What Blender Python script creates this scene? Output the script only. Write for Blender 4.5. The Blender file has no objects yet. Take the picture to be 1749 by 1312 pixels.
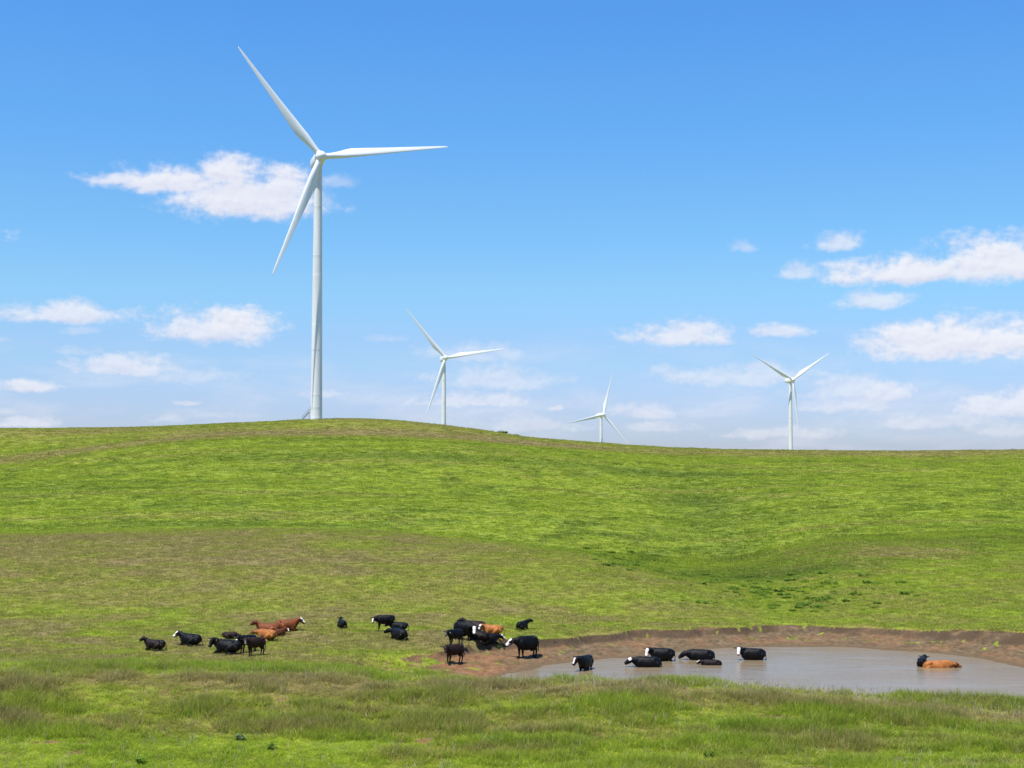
import bpy, bmesh, math, random
import numpy as np
from mathutils import Vector, Matrix, Euler

scene = bpy.context.scene
C = scene.collection
R = math.radians

# ------------------------------------------------------------------ camera
F_PX, W_PX, H_PX = 2429.0, 1749.0, 1312.0      # angular units of the lens (50 mm on 36 mm)
CAM_H = 13.2                                     # metres above the pond
PITCH = math.atan((790.0 - 656.0) / F_PX)
cam = bpy.data.cameras.new('camera')
cam.sensor_width = 36.0
cam.lens = 36.0 * F_PX / W_PX
cam.clip_start, cam.clip_end = 0.5, 20000
cam_o = bpy.data.objects.new('camera', cam)
C.objects.link(cam_o)
cam_o.location = (0, 0, CAM_H)
cam_o.rotation_euler = (math.pi / 2 + PITCH, 0, 0)
scene.camera = cam_o

# ------------------------------------------------------------------ exposure
scene.view_settings.view_transform = 'Standard'
scene.view_settings.look = 'None'
scene.view_settings.gamma = 1.0
scene.view_settings.exposure = 0.40
scene.cycles.use_denoising = True
scene.cycles.max_bounces = 6
scene.cycles.transparent_max_bounces = 8

# ------------------------------------------------------------------ sun
SUN_EL, SUN_AZ = R(69), R(222)                   # azimuth clockwise from +Y
sd = Vector((math.cos(SUN_EL) * math.sin(SUN_AZ), math.cos(SUN_EL) * math.cos(SUN_AZ), math.sin(SUN_EL)))
sun = bpy.data.lights.new('sun', 'SUN')
sun.energy = 5.0
sun.angle = R(0.53)
sun.color = (1.0, 0.95, 0.88)
sun_o = bpy.data.objects.new('sun', sun)
C.objects.link(sun_o)
sun_o.rotation_euler = sd.to_track_quat('Z', 'Y').to_euler()
sun_o.location = (-60, -60, 300)

# ------------------------------------------------------------------ node helpers
class NT:
    def __init__(s, tree):
        s.t = tree
        s.n = tree.nodes
        s.l = tree.links
    def new(s, typ, **kw):
        n = s.n.new(typ)
        for k, v in kw.items():
            setattr(n, k, v)
        return n
    def set(s, sock, v):
        if v is None:
            return
        if isinstance(v, bpy.types.NodeSocket):
            s.l.new(v, sock)
        else:
            sock.default_value = v
    def m(s, op, a, b=None, c=None, clamp=False):
        n = s.new('ShaderNodeMath', operation=op)
        n.use_clamp = clamp
        s.set(n.inputs[0], a); s.set(n.inputs[1], b); s.set(n.inputs[2], c)
        return n.outputs[0]
    def v(s, op, a, b=None, c=None):
        n = s.new('ShaderNodeVectorMath', operation=op)
        s.set(n.inputs[0], a); s.set(n.inputs[1], b)
        if c is not None:
            s.set(n.inputs[2], c)
        return n.outputs['Value'] if op in ('LENGTH', 'DOT_PRODUCT', 'DISTANCE') else n.outputs[0]
    def noise(s, vec, scale, detail=4, rough=0.55, dist=0.0, out=0):
        n = s.new('ShaderNodeTexNoise')
        s.set(n.inputs['Vector'], vec)
        n.inputs['Scale'].default_value = scale
        n.inputs['Detail'].default_value = detail
        n.inputs['Roughness'].default_value = rough
        n.inputs['Distortion'].default_value = dist
        return n.outputs[out]
    def ss(s, x, a, b, lo=0.0, hi=1.0):
        n = s.new('ShaderNodeMapRange', interpolation_type='SMOOTHSTEP')
        s.set(n.inputs[0], x)
        n.inputs[1].default_value = a; n.inputs[2].default_value = b
        n.inputs[3].default_value = lo; n.inputs[4].default_value = hi
        return n.outputs[0]
    def mix(s, f, a, b, blend='MIX'):
        n = s.new('ShaderNodeMix', data_type='RGBA', blend_type=blend)
        s.set(n.inputs[0], f); s.set(n.inputs[6], a); s.set(n.inputs[7], b)
        return n.outputs[2]

def rgb(r, g, b):
    return (r, g, b, 1.0)

# ------------------------------------------------------------------ world: sky and clouds
world = bpy.data.worlds.new('World')
scene.world = world
world.use_nodes = True
wt = NT(world.node_tree)
wt.n.clear()
SKY_STRENGTH = 0.13
sky = wt.new('ShaderNodeTexSky', sky_type='NISHITA')
sky.sun_disc = False
sky.sun_elevation = SUN_EL
sky.sun_rotation = SUN_AZ
sky.altitude = 200
sky.air_density = 1.0
sky.dust_density = 0.6
sky.ozone_density = 3.0
hs = wt.new('ShaderNodeHueSaturation')
hs.inputs['Saturation'].default_value = 1.0
wt.l.new(sky.outputs[0], hs.inputs['Color'])
tc = wt.new('ShaderNodeTexCoord')
sx = wt.new('ShaderNodeSeparateXYZ')
wt.l.new(tc.outputs['Generated'], sx.inputs[0])
az = wt.m('ARCTAN2', sx.outputs[0], sx.outputs[1])
el = wt.m('ARCSINE', sx.outputs[2])
# angular coordinates of the sky vault (one unit = 1/2429 rad): azimuth, minus elevation
U = wt.m('MULTIPLY_ADD', az, F_PX, 874.5)
V = wt.m('MULTIPLY_ADD', el, -F_PX, 790.0)
cx = wt.new('ShaderNodeCombineXYZ')
wt.set(cx.inputs[0], U); wt.set(cx.inputs[1], V)
P = cx.outputs[0]
# the clear summer blue of the place: deep above, pale and milky towards the horizon
ramp = wt.new('ShaderNodeValToRGB')
ramp.color_ramp.interpolation = 'EASE'
els = ramp.color_ramp.elements
pts = [(0.0, (.36, .76, 1.15)), (.18, (.385, .79, 1.155)), (.34, (.42, .80, 1.08)), (.53, (.50, .795, .985)), (.62, (.55, .785, .94)), (.72, (.56, .69, .92)), (.81, (.56, .645, .96)), (1.0, (.56, .63, .95))]
while len(els) < len(pts): els.new(0.5)
for e_, (p_, c_) in zip(els, pts):
    e_.position = p_; e_.color = (*c_, 1)
wt.l.new(wt.m('MULTIPLY_ADD', V, 1 / 1100.0, 190 / 1100.0, clamp=True), ramp.inputs[0])
sky_col = wt.mix(1.0, hs.outputs[0], ramp.outputs[0], 'MULTIPLY')
# domain warp, billows
wn = wt.noise(P, 0.016, 3, 0.6, out=1)
wv = wt.v('MULTIPLY', wt.v('SUBTRACT', wn, (0.5, 0.5, 0.5)), (44, 15, 0))
PW = wt.v('ADD', P, wv)
Pst = wt.v('MULTIPLY', P, (0.75, 1.25, 1.0))
n1 = wt.noise(Pst, 0.022, 8, 0.56, 0.15)
n1b = wt.noise(wt.v('ADD', Pst, (-3.0, -8.0, 0)), 0.022, 8, 0.56, 0.15)
n1v = wt.m('SUBTRACT', n1, 0.5)
n3v = wt.m('SUBTRACT', wt.noise(P, 0.085, 4, 0.6), 0.5)
nsum = wt.m('MULTIPLY_ADD', n1v, 1.75, wt.m('MULTIPLY', n3v, 0.55))
# (azimuth, elevation, half width, half height, opacity)
CLOUDS = [
    (238, 323, 84, 16, 0.9), (300, 322, 120, 29, 1.0), (430, 342, 145, 50, 1.0), (395, 303, 62, 38, 1.0), (480, 318, 66, 34, 1.0), (420, 352, 115, 27, 1.0),
    (135, 545, 118, 22, 0.85), (372, 562, 104, 36, 0.9), (405, 552, 80, 34, 1.0), (235, 628, 105, 24, 0.75), (330, 640, 130, 24, 0.4),
    (15, 664, 28, 14, 0.9), (75, 664, 48, 15, 0.85), (85, 724, 60, 13, 0.7), (300, 715, 40, 14, 0.45), (160, 572, 50, 12, 0.35), (150, 606, 60, 12, 0.35),
    (25, 590, 30, 10, 0.3), (35, 705, 50, 12, 0.4), (330, 692, 30, 6, 0.6), (360, 708, 150, 16, 0.3),
    (570, 670, 70, 14, 0.5), (655, 578, 50, 12, 0.28), (810, 600, 110, 26, 0.45), (850, 642, 150, 34, 0.5), (810, 682, 140, 20, 0.62),
    (900, 722, 130, 24, 0.45), (1100, 702, 70, 20, 0.6), (1120, 728, 90, 14, 0.45), (950, 696, 22, 8, 0.7),
    (1160, 570, 95, 26, 0.9), (1185, 560, 45, 22, 0.9), (1325, 567, 55, 15, 0.75),
    (1270, 425, 32, 16, 0.45), (1425, 420, 48, 22, 0.75), (1365, 470, 42, 18, 0.6),
    (1560, 472, 175, 30, 1.0), (1690, 460, 140, 46, 1.0), (1790, 455, 110, 55, 1.0), (1480, 518, 62, 20, 0.75),
    (1560, 592, 125, 38, 1.0), (1650, 585, 120, 46, 1.0), (1540, 575, 70, 28, 1.0),
    (1250, 640, 160, 28, 0.55), (1300, 628, 60, 14, 0.5), (1430, 660, 90, 34, 0.6), (1450, 690, 100, 26, 0.6), (1500, 672, 50, 20, 0.75),
    (1690, 692, 110, 28, 0.8), (1600, 720, 120, 20, 0.5), (1530, 722, 60, 18, 0.55), (1330, 738, 120, 16, 0.5), (1700, 735, 140, 22, 0.45), (1250, 690, 90, 12, 0.3),
    (575, 315, 50, 18, 0.35), 
    (-150, 420, 160, 40, 1.0), (-250, 620, 200, 34, 0.8), (2000, 600, 160, 40, 0.9), (2150, 420, 200, 50, 1.0), (2000, 700, 180, 26, 0.7),
]
A = None; B = None
for (cu, cv, a, b, op) in CLOUDS:
    q = wt.v('MULTIPLY', wt.v('SUBTRACT', PW, (cu, cv + b * 0.30, 0)), (1.0 / a, 1.0 / (b * 1.15), 1.0))
    q = wt.v('MAXIMUM', q, wt.v('MULTIPLY', q, (1.0, 1.9, 1.0)))
    q = wt.v('MULTIPLY', q, (1, 1, 0))
    mm = wt.m('SUBTRACT', 1.0, wt.v('LENGTH', q))
    al = wt.m('MULTIPLY', wt.ss(wt.m('ADD', mm, nsum), -0.20 + max(0, .8 - op) * .5, 0.60 + max(0, .8 - op) * .5), op)
    A = al if A is None else wt.m('MAXIMUM', A, al)
    if op > .7:                                     # height within the cloud, for the grey base
        sq = wt.new('ShaderNodeSeparateXYZ'); wt.l.new(q, sq.inputs[0])
        bb = wt.m('MULTIPLY', al, wt.ss(sq.outputs[1], -0.45, 0.85))
        B = bb if B is None else wt.m('MAXIMUM', B, bb)
# thin far streaks low in the sky, and broken cumulus outside the lens so reflections and fill are natural
nst = wt.noise(wt.v('MULTIPLY', P, (0.35, 1.5, 1.0)), 0.012, 6, 0.55, 0.4)
low = wt.m('MULTIPLY', wt.ss(nst, 0.42, 0.70), wt.m('MULTIPLY', wt.ss(V, 520, 700), 0.34))
A = wt.m('MAXIMUM', A, low)
A = wt.m('MULTIPLY', A, 0.90)
lit = wt.m('MULTIPLY_ADD', n3v, 0.10, wt.m('SUBTRACT', n1, n1b))
lit = wt.ss(wt.m('MULTIPLY_ADD', A, 0.16, lit), -0.16, 0.26)
cloud_hi = rgb(0.70 / SKY_STRENGTH, 0.70 / SKY_STRENGTH, 0.735 / SKY_STRENGTH)
cloud_lo = rgb(0.57 / SKY_STRENGTH, 0.575 / SKY_STRENGTH, 0.67 / SKY_STRENGTH)
lit = wt.m('SUBTRACT', lit, wt.m('MULTIPLY', B, 0.55), clamp=True)
ccol = wt.mix(lit, cloud_lo, cloud_hi)
fin = wt.mix(A, sky_col, ccol)
bg = wt.new('ShaderNodeBackground')
bg.inputs['Strength'].default_value = SKY_STRENGTH
wt.l.new(fin, bg.inputs['Color'])
wo = wt.new('ShaderNodeOutputWorld')
wt.l.new(bg.outputs[0], wo.inputs['Surface'])
world.cycles.sampling_method = 'MANUAL'
world.cycles.sample_map_resolution = 512

# ------------------------------------------------------------------ sight lines of the photograph
CP, SP = math.cos(PITCH), math.sin(PITCH)
def ray(u, v):
    """slope x/y and z/y of the sight line at photo position u, v"""
    X = (u - 874.5) / F_PX
    Y = (656.0 - v) / F_PX
    y = CP - Y * SP
    return X / y, (SP + Y * CP) / y
def on_water(u, v):
    t, z = ray(u, v)
    d = -CAM_H / z
    return t * d, d

# ------------------------------------------------------------------ noise
def hsh(ix, iy, seed):
    n = (ix.astype(np.int64) * 374761393 + iy.astype(np.int64) * 668265263 + seed * 1442695041) & 0xFFFFFFFF
    n = ((n ^ (n >> 13)) * 1274126177) & 0xFFFFFFFF
    return ((n ^ (n >> 16)) & 0xFFFFFF) / float(0xFFFFFF)
def vnoise(x, y, seed=0):
    x = np.asarray(x, float); y = np.asarray(y, float)
    ix = np.floor(x); iy = np.floor(y)
    fx = x - ix; fy = y - iy
    fx = fx * fx * (3 - 2 * fx); fy = fy * fy * (3 - 2 * fy)
    a = hsh(ix, iy, seed); b = hsh(ix + 1, iy, seed); c = hsh(ix, iy + 1, seed); d = hsh(ix + 1, iy + 1, seed)
    return (a * (1 - fx) + b * fx) * (1 - fy) + (c * (1 - fx) + d * fx) * fy
def fbm(x, y, octaves=4, seed=0, gain=0.5):
    s = 0; a = 1; tot = 0
    for k in range(octaves):
        s = s + a * vnoise(x * 2 ** k + 17.3 * k, y * 2 ** k - 9.1 * k, seed + k)
        tot += a; a *= gain
    return s / tot
def sstep(x, a, b):
    t = np.clip((x - a) / (b - a), 0, 1)
    return t * t * (3 - 2 * t)

# ------------------------------------------------------------------ terrain height function
def pchip(xk, yk, x):
    xk = np.asarray(xk, float); yk = np.asarray(yk, float)
    h = np.diff(xk); dl = np.diff(yk) / h
    m = np.zeros_like(yk)
    for i in range(1, len(xk) - 1):
        if dl[i - 1] * dl[i] > 0:
            w1 = 2 * h[i] + h[i - 1]; w2 = h[i] + 2 * h[i - 1]
            m[i] = (w1 + w2) / (w1 / dl[i - 1] + w2 / dl[i])
    m[0], m[-1] = dl[0], dl[-1]
    x = np.clip(x, xk[0], xk[-1])
    i = np.clip(np.searchsorted(xk, x) - 1, 0, len(xk) - 2)
    t = (x - xk[i]) / h[i]
    return ((1 + 2 * t) * (1 - t) ** 2 * yk[i] + t * (1 - t) ** 2 * h[i] * m[i]
            + t * t * (3 - 2 * t) * yk[i + 1] + t * t * (t - 1) * h[i] * m[i + 1])

KU = [-300, 0, 200, 400, 600, 800, 900, 1000, 1150, 1300, 1500, 1749, 2050]
def row(d, v=None, h=None):
    n = len(KU)
    d = [d] * n if not isinstance(d, (list, tuple)) else list(d)
    if v is not None:
        v = [v] * n if not isinstance(v, (list, tuple)) else list(v)
        pts = [(ray(u, vv)[0], dd, CAM_H + dd * ray(u, vv)[1]) for u, vv, dd in zip(KU, v, d)]
    else:
        h = [h] * n if not isinstance(h, (list, tuple)) else list(h)
        pts = [(ray(u, 900)[0], dd, hh) for u, hh, dd in zip(KU, h, d)]
    return pts
CREST_D = [160, 160, 160, 160, 158, 152, 148, 143, 134, 134, 138, 140, 140]
SKY_V = [733, 732.5, 730.5, 723.5, 715.5, 732, 747, 755, 765, 769, 770.5, 769, 766]
SKY_D = [455, 455, 455, 455, 452, 448, 445, 442, 438, 432, 430, 430, 430]
ROWS = [
    row(4, h=11.2), row(28, h=4.0), row(47, h=0.4),
    row(59.5, v=[1330] * 13),
    row([66, 66, 66, 66, 65.5, 65, 64.5, 64, 64, 64, 64, 64, 64], v=[1256, 1256, 1256, 1258, 1262, 1268, 1274, 1278, 1282, 1286, 1292, 1298, 1310]),
    row(74, v=[1153, 1152, 1153, 1156, 1160, 1167, 1169, 1169, 1172, 1180, 1198, 1220, 1242]),
    row(79, h=[2.0, 2.0, 1.9, 1.7, 1.45, 1.2, 1.1, 1.0, 1.0, 1.0, 1.0, 1.0, 1.0]),
    row(89, h=[1.25, 1.2, 1.15, 1.1, 1.05, 1.0, 1.0, 1.0, 1.0, 1.0, 1.05, 1.2, 1.3]),
    row([104, 104, 104, 104, 104, 104, 105, 106, 107, 107.5, 106, 99, 98], v=[1063, 1063, 1063, 1063, 1063, 1063, 1065, 1068, 1066, 1066, 1070, 1081, 1090]),
    row([128, 128, 128, 128, 128, 126, 124, 122, 119, 119, 120, 118, 118], v=[972, 972, 970, 968, 970, 980, 988, 998, 1024, 1034, 1026, 1022, 1025]),
    row(CREST_D, v=[914, 912, 906, 903, 906, 922, 934, 948, 987, 1003, 978, 970, 970]),
    row([175, 175, 175, 174, 172, 167, 163, 158, 149, 150, 160, 162, 162], h=[4.9, 4.8, 4.9, 5.0, 4.6, 3.2, 2.6, 1.9, 0.95, 2.15, 3.9, 4.4, 4.4]),
    row(215, v=[880, 874, 870, 868, 870, 880, 887, 892, 900, 893, 884, 880, 880]),
    row(290, v=[826, 822, 818, 815, 815, 820, 825, 832, 838, 835, 832, 830, 828]),
    row(350, v=[800, 794, 778, 766, 762, 768, 776, 784, 795, 800, 800, 798, 795]),
    row(398, v=[768, 764, 754, 744, 741, 751, 761, 768, 777, 781, 782, 780, 776]),
    row(SKY_D, v=SKY_V),
]
hs_ = [p[2] for p in ROWS[-1]]
ROWS += [row(490, h=[x - 0.6 for x in hs_]), row(620, h=[max(6, x * 0.6) for x in hs_]), row(960, h=3.5), row(1150, h=-3.0), row(1480, h=-16.0),
         row(2500, h=-30.0), row(9000, h=-120.0)]

TG = np.linspace(-0.75, 0.75, 361)
DG = np.concatenate([np.linspace(4, 60, 57), np.linspace(60.2, 180, 600), np.linspace(180.6, 520, 560), np.geomspace(525, 9000, 160)])
_d = np.array([[p[1] for p in r] for r in ROWS]); _h = np.array([[p[2] for p in r] for r in ROWS]); _t = np.array([[p[0] for p in r] for r in ROWS])
DT = np.array([pchip(_t[i], _d[i], TG) for i in range(len(ROWS))])
HT = np.array([pchip(_t[i], _h[i], TG) for i in range(len(ROWS))])
GRID = np.array([pchip(DT[:, j], HT[:, j], DG) for j in range(len(TG))])      # [t, d]
CREST_T = DT[10]
SKY_T = DT[16]
def base_h(x, y):
    x = np.asarray(x, float); y = np.asarray(y, float)
    yy = np.clip(y, 4, 8999)
    t = np.clip(x / yy, TG[0], TG[-1] - 1e-9)
    ti = (t - TG[0]) / (TG[1] - TG[0]); i = np.floor(ti).astype(int); ft = ti - i
    j = np.clip(np.searchsorted(DG, yy) - 1, 0, len(DG) - 2); fd = (yy - DG[j]) / (DG[j + 1] - DG[j])
    i = np.clip(i, 0, len(TG) - 2)
    return ((GRID[i, j] * (1 - fd) + GRID[i, j + 1] * fd) * (1 - ft) + (GRID[i + 1, j] * (1 - fd) + GRID[i + 1, j + 1] * fd) * ft)

# pond outline (shore at water level)
far_px = [(852, 1156), (890, 1147), (925, 1139), (960, 1133.5), (1022, 1126.5), (1104, 1121), (1166, 1112.5), (1240, 1107), (1320, 1105),
          (1400, 1104.5), (1470, 1107), (1540, 1112), (1612, 1117), (1677, 1125), (1731, 1137), (1760, 1144), (1830, 1156), (1900, 1172)]
POND = [on_water(u, v) for u, v in far_px]
POND += [(35.5, 79.5), (30, 77.6), (22, 77.2), (14, 77.6), (6, 78.6), (1.5, 80.5), (-0.6, 83.5)]
POND = np.array(POND)
def pond_sd(x, y):
    x = np.asarray(x, float); y = np.asarray(y, float)
    best = np.full(x.shape, 1e9); inside = np.zeros(x.shape, bool)
    n = len(POND)
    for k in range(n):
        ax, ay = POND[k]; bx, by = POND[(k + 1) % n]
        ex, ey = bx - ax, by - ay
        tt = np.clip(((x - ax) * ex + (y - ay) * ey) / (ex * ex + ey * ey), 0, 1)
        best = np.minimum(best, np.hypot(x - ax - tt * ex, y - ay - tt * ey))
        c = ((ay > y) != (by > y))
        xi = ex * (y - ay) / (ey if abs(ey) > 1e-9 else 1e-9) + ax
        inside ^= c & (x < xi)
    return np.where(inside, -best, best)

def bump(x, c, w):
    return np.exp(-((x - c) / w) ** 2)
def terrain(x, y):
    """height, and masks mud / wet, signed distance to the shore"""
    x = np.asarray(x, float); y = np.asarray(y, float)
    h0 = base_h(x, y)
    und = (fbm(x / 7, y / 7, 4, 5) - 0.5) * 0.30 + (fbm(x / 1.6, y / 1.6, 3, 9) - 0.5) * 0.10
    amp = sstep(y, 45, 60) * (0.35 + 0.65 * sstep(y, 105, 170))
    h0 = h0 + und * amp + (fbm(x / 38, y / 30, 3, 21) - 0.5) * 0.9 * sstep(y, 170, 230) * (1 - sstep(y, 380, 440))
    uu = 874.5 + x / np.clip(y, 4, None) * F_PX
    h0 = h0 - 0.9 * bump(uu, np.interp(y, [130, 165, 215, 275, 330], [1335, 1275, 1232, 1190, 1150]), 90) * sstep(y, 140, 175) * (1 - sstep(y, 300, 350))
    sdist = np.full(x.shape, 60.0); prof = np.full(x.shape, 50.0); mud = np.zeros(x.shape); wet = np.zeros(x.shape)
    near = (y > 68) & (y < 125) & (x > -22) & (x < 60)
    if near.any():
        xx, yy = x[near], y[near]
        s0 = pond_sd(xx, yy)
        s = s0 + (fbm(xx / 1.3, yy / 1.3, 3, 31) - 0.5) * 0.7
        left = 1 - sstep(xx, -1.0, 5.0)
        dam = 1 - sstep(yy, 80.5, 86.0)
        lipd = 3.7 + left * (0.9 + 4.4 * bump(yy, 87.5, 2.4) * (0.4 + 1.2 * fbm(xx / 1.7, yy / 1.7, 2, 47))) + (fbm(xx / 3.0, yy / 3.0, 3, 41) - 0.5) * 2.2
        lipd = lipd * (1 - dam) + (1.0 + left * 4.5) * dam
        lipd = np.maximum(lipd, 0.5)
        slope = np.minimum(0.15, 0.48 / lipd)
        lumps = (fbm(xx / 0.55, yy / 0.55, 3, 51) - 0.5) * 0.30
        pr = np.where(s < 0, np.maximum(-0.9, 0.30 * s), np.minimum(s, lipd) * slope + lumps * sstep(s, 0.1, 1.0) * (1 - sstep(s - lipd, -0.6, 0.1)) + np.maximum(s - lipd, 0) * (0.50 + 0.9 * fbm(xx / 2.2, yy / 9, 2, 45)) * (1 - .72 * sstep(-xx, 3.0, 6.5)))
        hh = h0[near]
        carve = hh - pr
        new = np.minimum(hh, pr)
        mu = sstep(carve, 0.03, 0.22)
        mu = mu * (1 - sstep(-xx, 3.0, 7.5) * sstep(fbm(xx / 1.5, yy / 1.0, 3, 48), .34, .54))
        tuft = sstep(fbm(xx / 0.8, yy / 0.8, 3, 61), 0.66 - .05 * left, 0.74 - .05 * left) * sstep(s, 1.0, 2.2)
        mu = np.maximum(mu * (1 - 0.75 * tuft), 0)
        h0[near] = new
        mud[near] = mu
        wet[near] = (1 - sstep(s, 0.1, 0.9 + 0.8 * fbm(xx / 2, yy / 2, 2, 71))) * mu
        sdist[near] = s
    # bare scuffed soil patches on the dam face
    p = fbm(x / 1.9, y / 1.1, 4, 81)
    mud = np.maximum(mud, 0.8 * sstep(p, 0.745, 0.79) * sstep(y, 58, 62) * (1 - sstep(y, 74, 78)))
    return h0, mud, wet, sdist

def bump(x, c, w):
    return np.exp(-((x - c) / w) ** 2)
def zones(x, y):
    """dryness and lushness of the sward, both 0..1"""
    x = np.asarray(x, float); y = np.asarray(y, float)
    t = np.clip(x / np.clip(y, 4, None), TG[0], TG[-1])
    crest = np.interp(t, TG, CREST_T)
    u = 874.5 + t * F_PX
    n_big = fbm(x / 16, y / 11, 4, 101)
    n_mid = fbm(x / 3.6, y / 2.6, 4, 111)
    n_str = fbm(x / 42, y / 11, 4, 121)
    n_fin = fbm(x / 1.0, y / 0.8, 3, 131)
    # spur: dry brownish grass up to its crest
    spur = sstep(y, 97, 124) * (1 - sstep(y - crest + 10 * (n_big - .5), -7.0, 5.0)) * (1 - 0.50 * sstep(u, 760, 1130)) * (1 - sstep(u, 1200, 1330))
    dry = spur * (0.60 + 0.95 * (n_mid - 0.5) + 0.5 * (n_big - 0.5))
    dry = np.maximum(dry, bump(y - crest, -6, 8) * sstep(u, 740, 900) * (1 - sstep(u, 1235, 1310)) * (0.36 + .8 * (n_mid - .5)) * (y < crest + 3))
    flat = sstep(y, 78, 84) * (1 - sstep(y, 104, 130)) * (1 - sstep(u, 1250, 1350))
    dry = np.maximum(dry, flat * (0.48 + 1.4 * (n_mid - 0.5) + 0.5 * (n_fin - 0.5)))
    hill = sstep(y - crest, 2, 9)
    strip_d = np.interp(u, [-300, 0, 200, 350, 600, 900, 1749], [345, 360, 380, 398, 402, 404, 420])
    strip = bump(y, strip_d, 9 + 8 * n_big) * (1 - sstep(u, 850, 1100) * 0.5)
    top = sstep(y, 372, 425)
    dry_h = 0.0 + 0.30 * sstep(n_str, 0.58, 0.78) + 0.30 * top + 0.72 * strip + 0.50 * (n_mid - 0.5) + 0.35 * (n_fin - 0.5)
    patch = bump(u, 1520, 150) * bump(y, 152, 11) * 0.8 + bump(u, 1350, 90) * bump(y, 166, 8) * 0.35
    dry = np.maximum(dry, hill * (dry_h + patch * (0.6 + n_mid - 0.5)))
    rt = sstep(u, 1250, 1400) * (1 - hill) * sstep(y, 85, 92)
    dry = np.maximum(dry, rt * (0.22 + 0.9 * (n_mid - 0.5)))
    # dam in the foreground
    fg = 1 - sstep(y, 76, 80)
    crestband = bump(y, 72.6, 1.9) * 0.72
    mid = bump(y, 67.0 + 2.2 * (n_big - 0.5), 1.1) * (0.50 - 0.25 * sstep(u, 700, 1000))
    n_fg = fbm(x / 5.0, y / 1.3, 4, 141)
    dry = dry * (1 - fg) + fg * (0.17 + crestband + mid + 1.35 * (n_fg - 0.48) + 0.5 * (n_fin - 0.5))
    # lush, plus the hill hollow's shade painted in as darker green
    gul = np.maximum(bump(y - crest, 9, 6), .7 * bump(y - crest, 18, 13)) * sstep(u, 700, 950) * (1 - 0.75 * sstep(u, 1420, 1600))
    gul = gul * (0.85 + 1.6 * (n_mid - 0.40))
    gul = np.maximum(gul, .95 * bump(y - crest, 9, 6.5) * sstep(u, 800, 960) * (1 - .7 * sstep(u, 1380, 1560)) * (.6 + .9 * (n_mid - .35)))
    dark = hill * (sstep(1 - n_str, 0.54, 0.72) * 0.60 * (0.5 + 1.2 * (n_mid - 0.3)))
    band = bump(y, 330, 9) * sstep(u, 250, 420) * (1 - sstep(u, 1250, 1500)) * (0.3 + n_big) * 0.8
    swc = np.interp(y, [130, 165, 215, 275, 330], [1335, 1275, 1232, 1190, 1150]) + 60 * (n_big - .5)
    swale_shade = bump(u, swc, 70) * sstep(y, 128, 145) * (1 - sstep(y, 300, 345)) * (0.25 + 1.1 * (n_mid - .3))  # darker green painted along the hollow in place of its relief shading
    dell = np.maximum(bump(u, 1190, 90) * bump(y, 275, 16) * 0.8, swale_shade)
    clump = hill * 0.56 * sstep(fbm(x / 4.2, y / 6.0, 5, 161, .6), 0.53, 0.68)
    lush = np.maximum(np.maximum(gul, np.maximum(dark, clump)), np.maximum(band, dell) * hill)
    n_fg2 = fbm(x / 3.2, y / 1.2, 4, 151)
    lf = fg * (1.15 * (n_fg2 - 0.52))
    lush = np.where(fg > 0.5, lf, lush)
    dry = dry * (1 - .10 * fg)
    # fresh short green at the foot of the dam on the left
    bl = fg * (1 - sstep(y, 64.5, 67.5)) * (1 - sstep(u, 560, 780))
    dry = dry * (1 - .85 * bl); lush = lush * (1 - .8 * bl)
    return np.clip(dry, 0, 1), np.clip(lush, 0, 1)

def ground_at(u, v):
    """where the sight line at u, v meets the ground"""
    t, z = ray(u, v)
    d = np.arange(40, 470, 0.05)
    h = terrain(t * d, d)[0]
    k = np.nonzero(CAM_H + z * d <= h)[0]
    d = d[k[0]]
    return t * d, d, float(terrain(np.array([t * d]), np.array([d]))[0][0])

# ------------------------------------------------------------------ shared helpers
def tag(o, label, cat, group=None, kind=None):
    if label: o['label'] = label
    if cat: o['category'] = cat
    if group: o['group'] = group
    if kind: o['kind'] = kind
    return o
def link(name, me, parent=None, mat=None):
    o = bpy.data.objects.new(name, me)
    C.objects.link(o)
    if parent: o.parent = parent
    if mat is not None and me is not None and not me.materials: me.materials.append(mat)
    return o
def mesh_np(name, verts, quads, smooth=True):
    me = bpy.data.meshes.new(name)
    me.vertices.add(len(verts)); me.vertices.foreach_set('co', np.asarray(verts, np.float32).ravel())
    nq = len(quads)
    me.loops.add(nq * 4); me.loops.foreach_set('vertex_index', np.asarray(quads, np.int32).ravel())
    me.polygons.add(nq); me.polygons.foreach_set('loop_start', np.arange(0, nq * 4, 4, dtype=np.int32))
    me.update(calc_edges=True)
    if smooth: me.polygons.foreach_set('use_smooth', np.ones(nq, bool))
    return me
def add_attr(me, name, vals, typ='FLOAT'):
    a = me.attributes.new(name, typ, 'POINT')
    if typ == 'FLOAT': a.data.foreach_set('value', np.asarray(vals, np.float32))
    elif typ == 'INT': a.data.foreach_set('value', np.asarray(vals, np.int32))
    elif typ == 'FLOAT_VECTOR': a.data.foreach_set('vector', np.asarray(vals, np.float32).ravel())
    elif typ == 'FLOAT_COLOR': a.data.foreach_set('color', np.asarray(vals, np.float32).ravel())
def material(name):
    m = bpy.data.materials.new(name)
    m.use_nodes = True
    t = NT(m.node_tree); t.n.clear()
    out = t.new('ShaderNodeOutputMaterial')
    return m, t, out
def principled(t, out, col, rough=0.8, spec=0.3, normal=None):
    p = t.new('ShaderNodeBsdfPrincipled')
    t.set(p.inputs['Base Color'], col); t.set(p.inputs['Roughness'], rough)
    t.set(p.inputs['Specular IOR Level'], spec)
    if normal is not None: t.l.new(normal, p.inputs['Normal'])
    t.l.new(p.outputs[0], out.inputs['Surface'])
    return p

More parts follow.
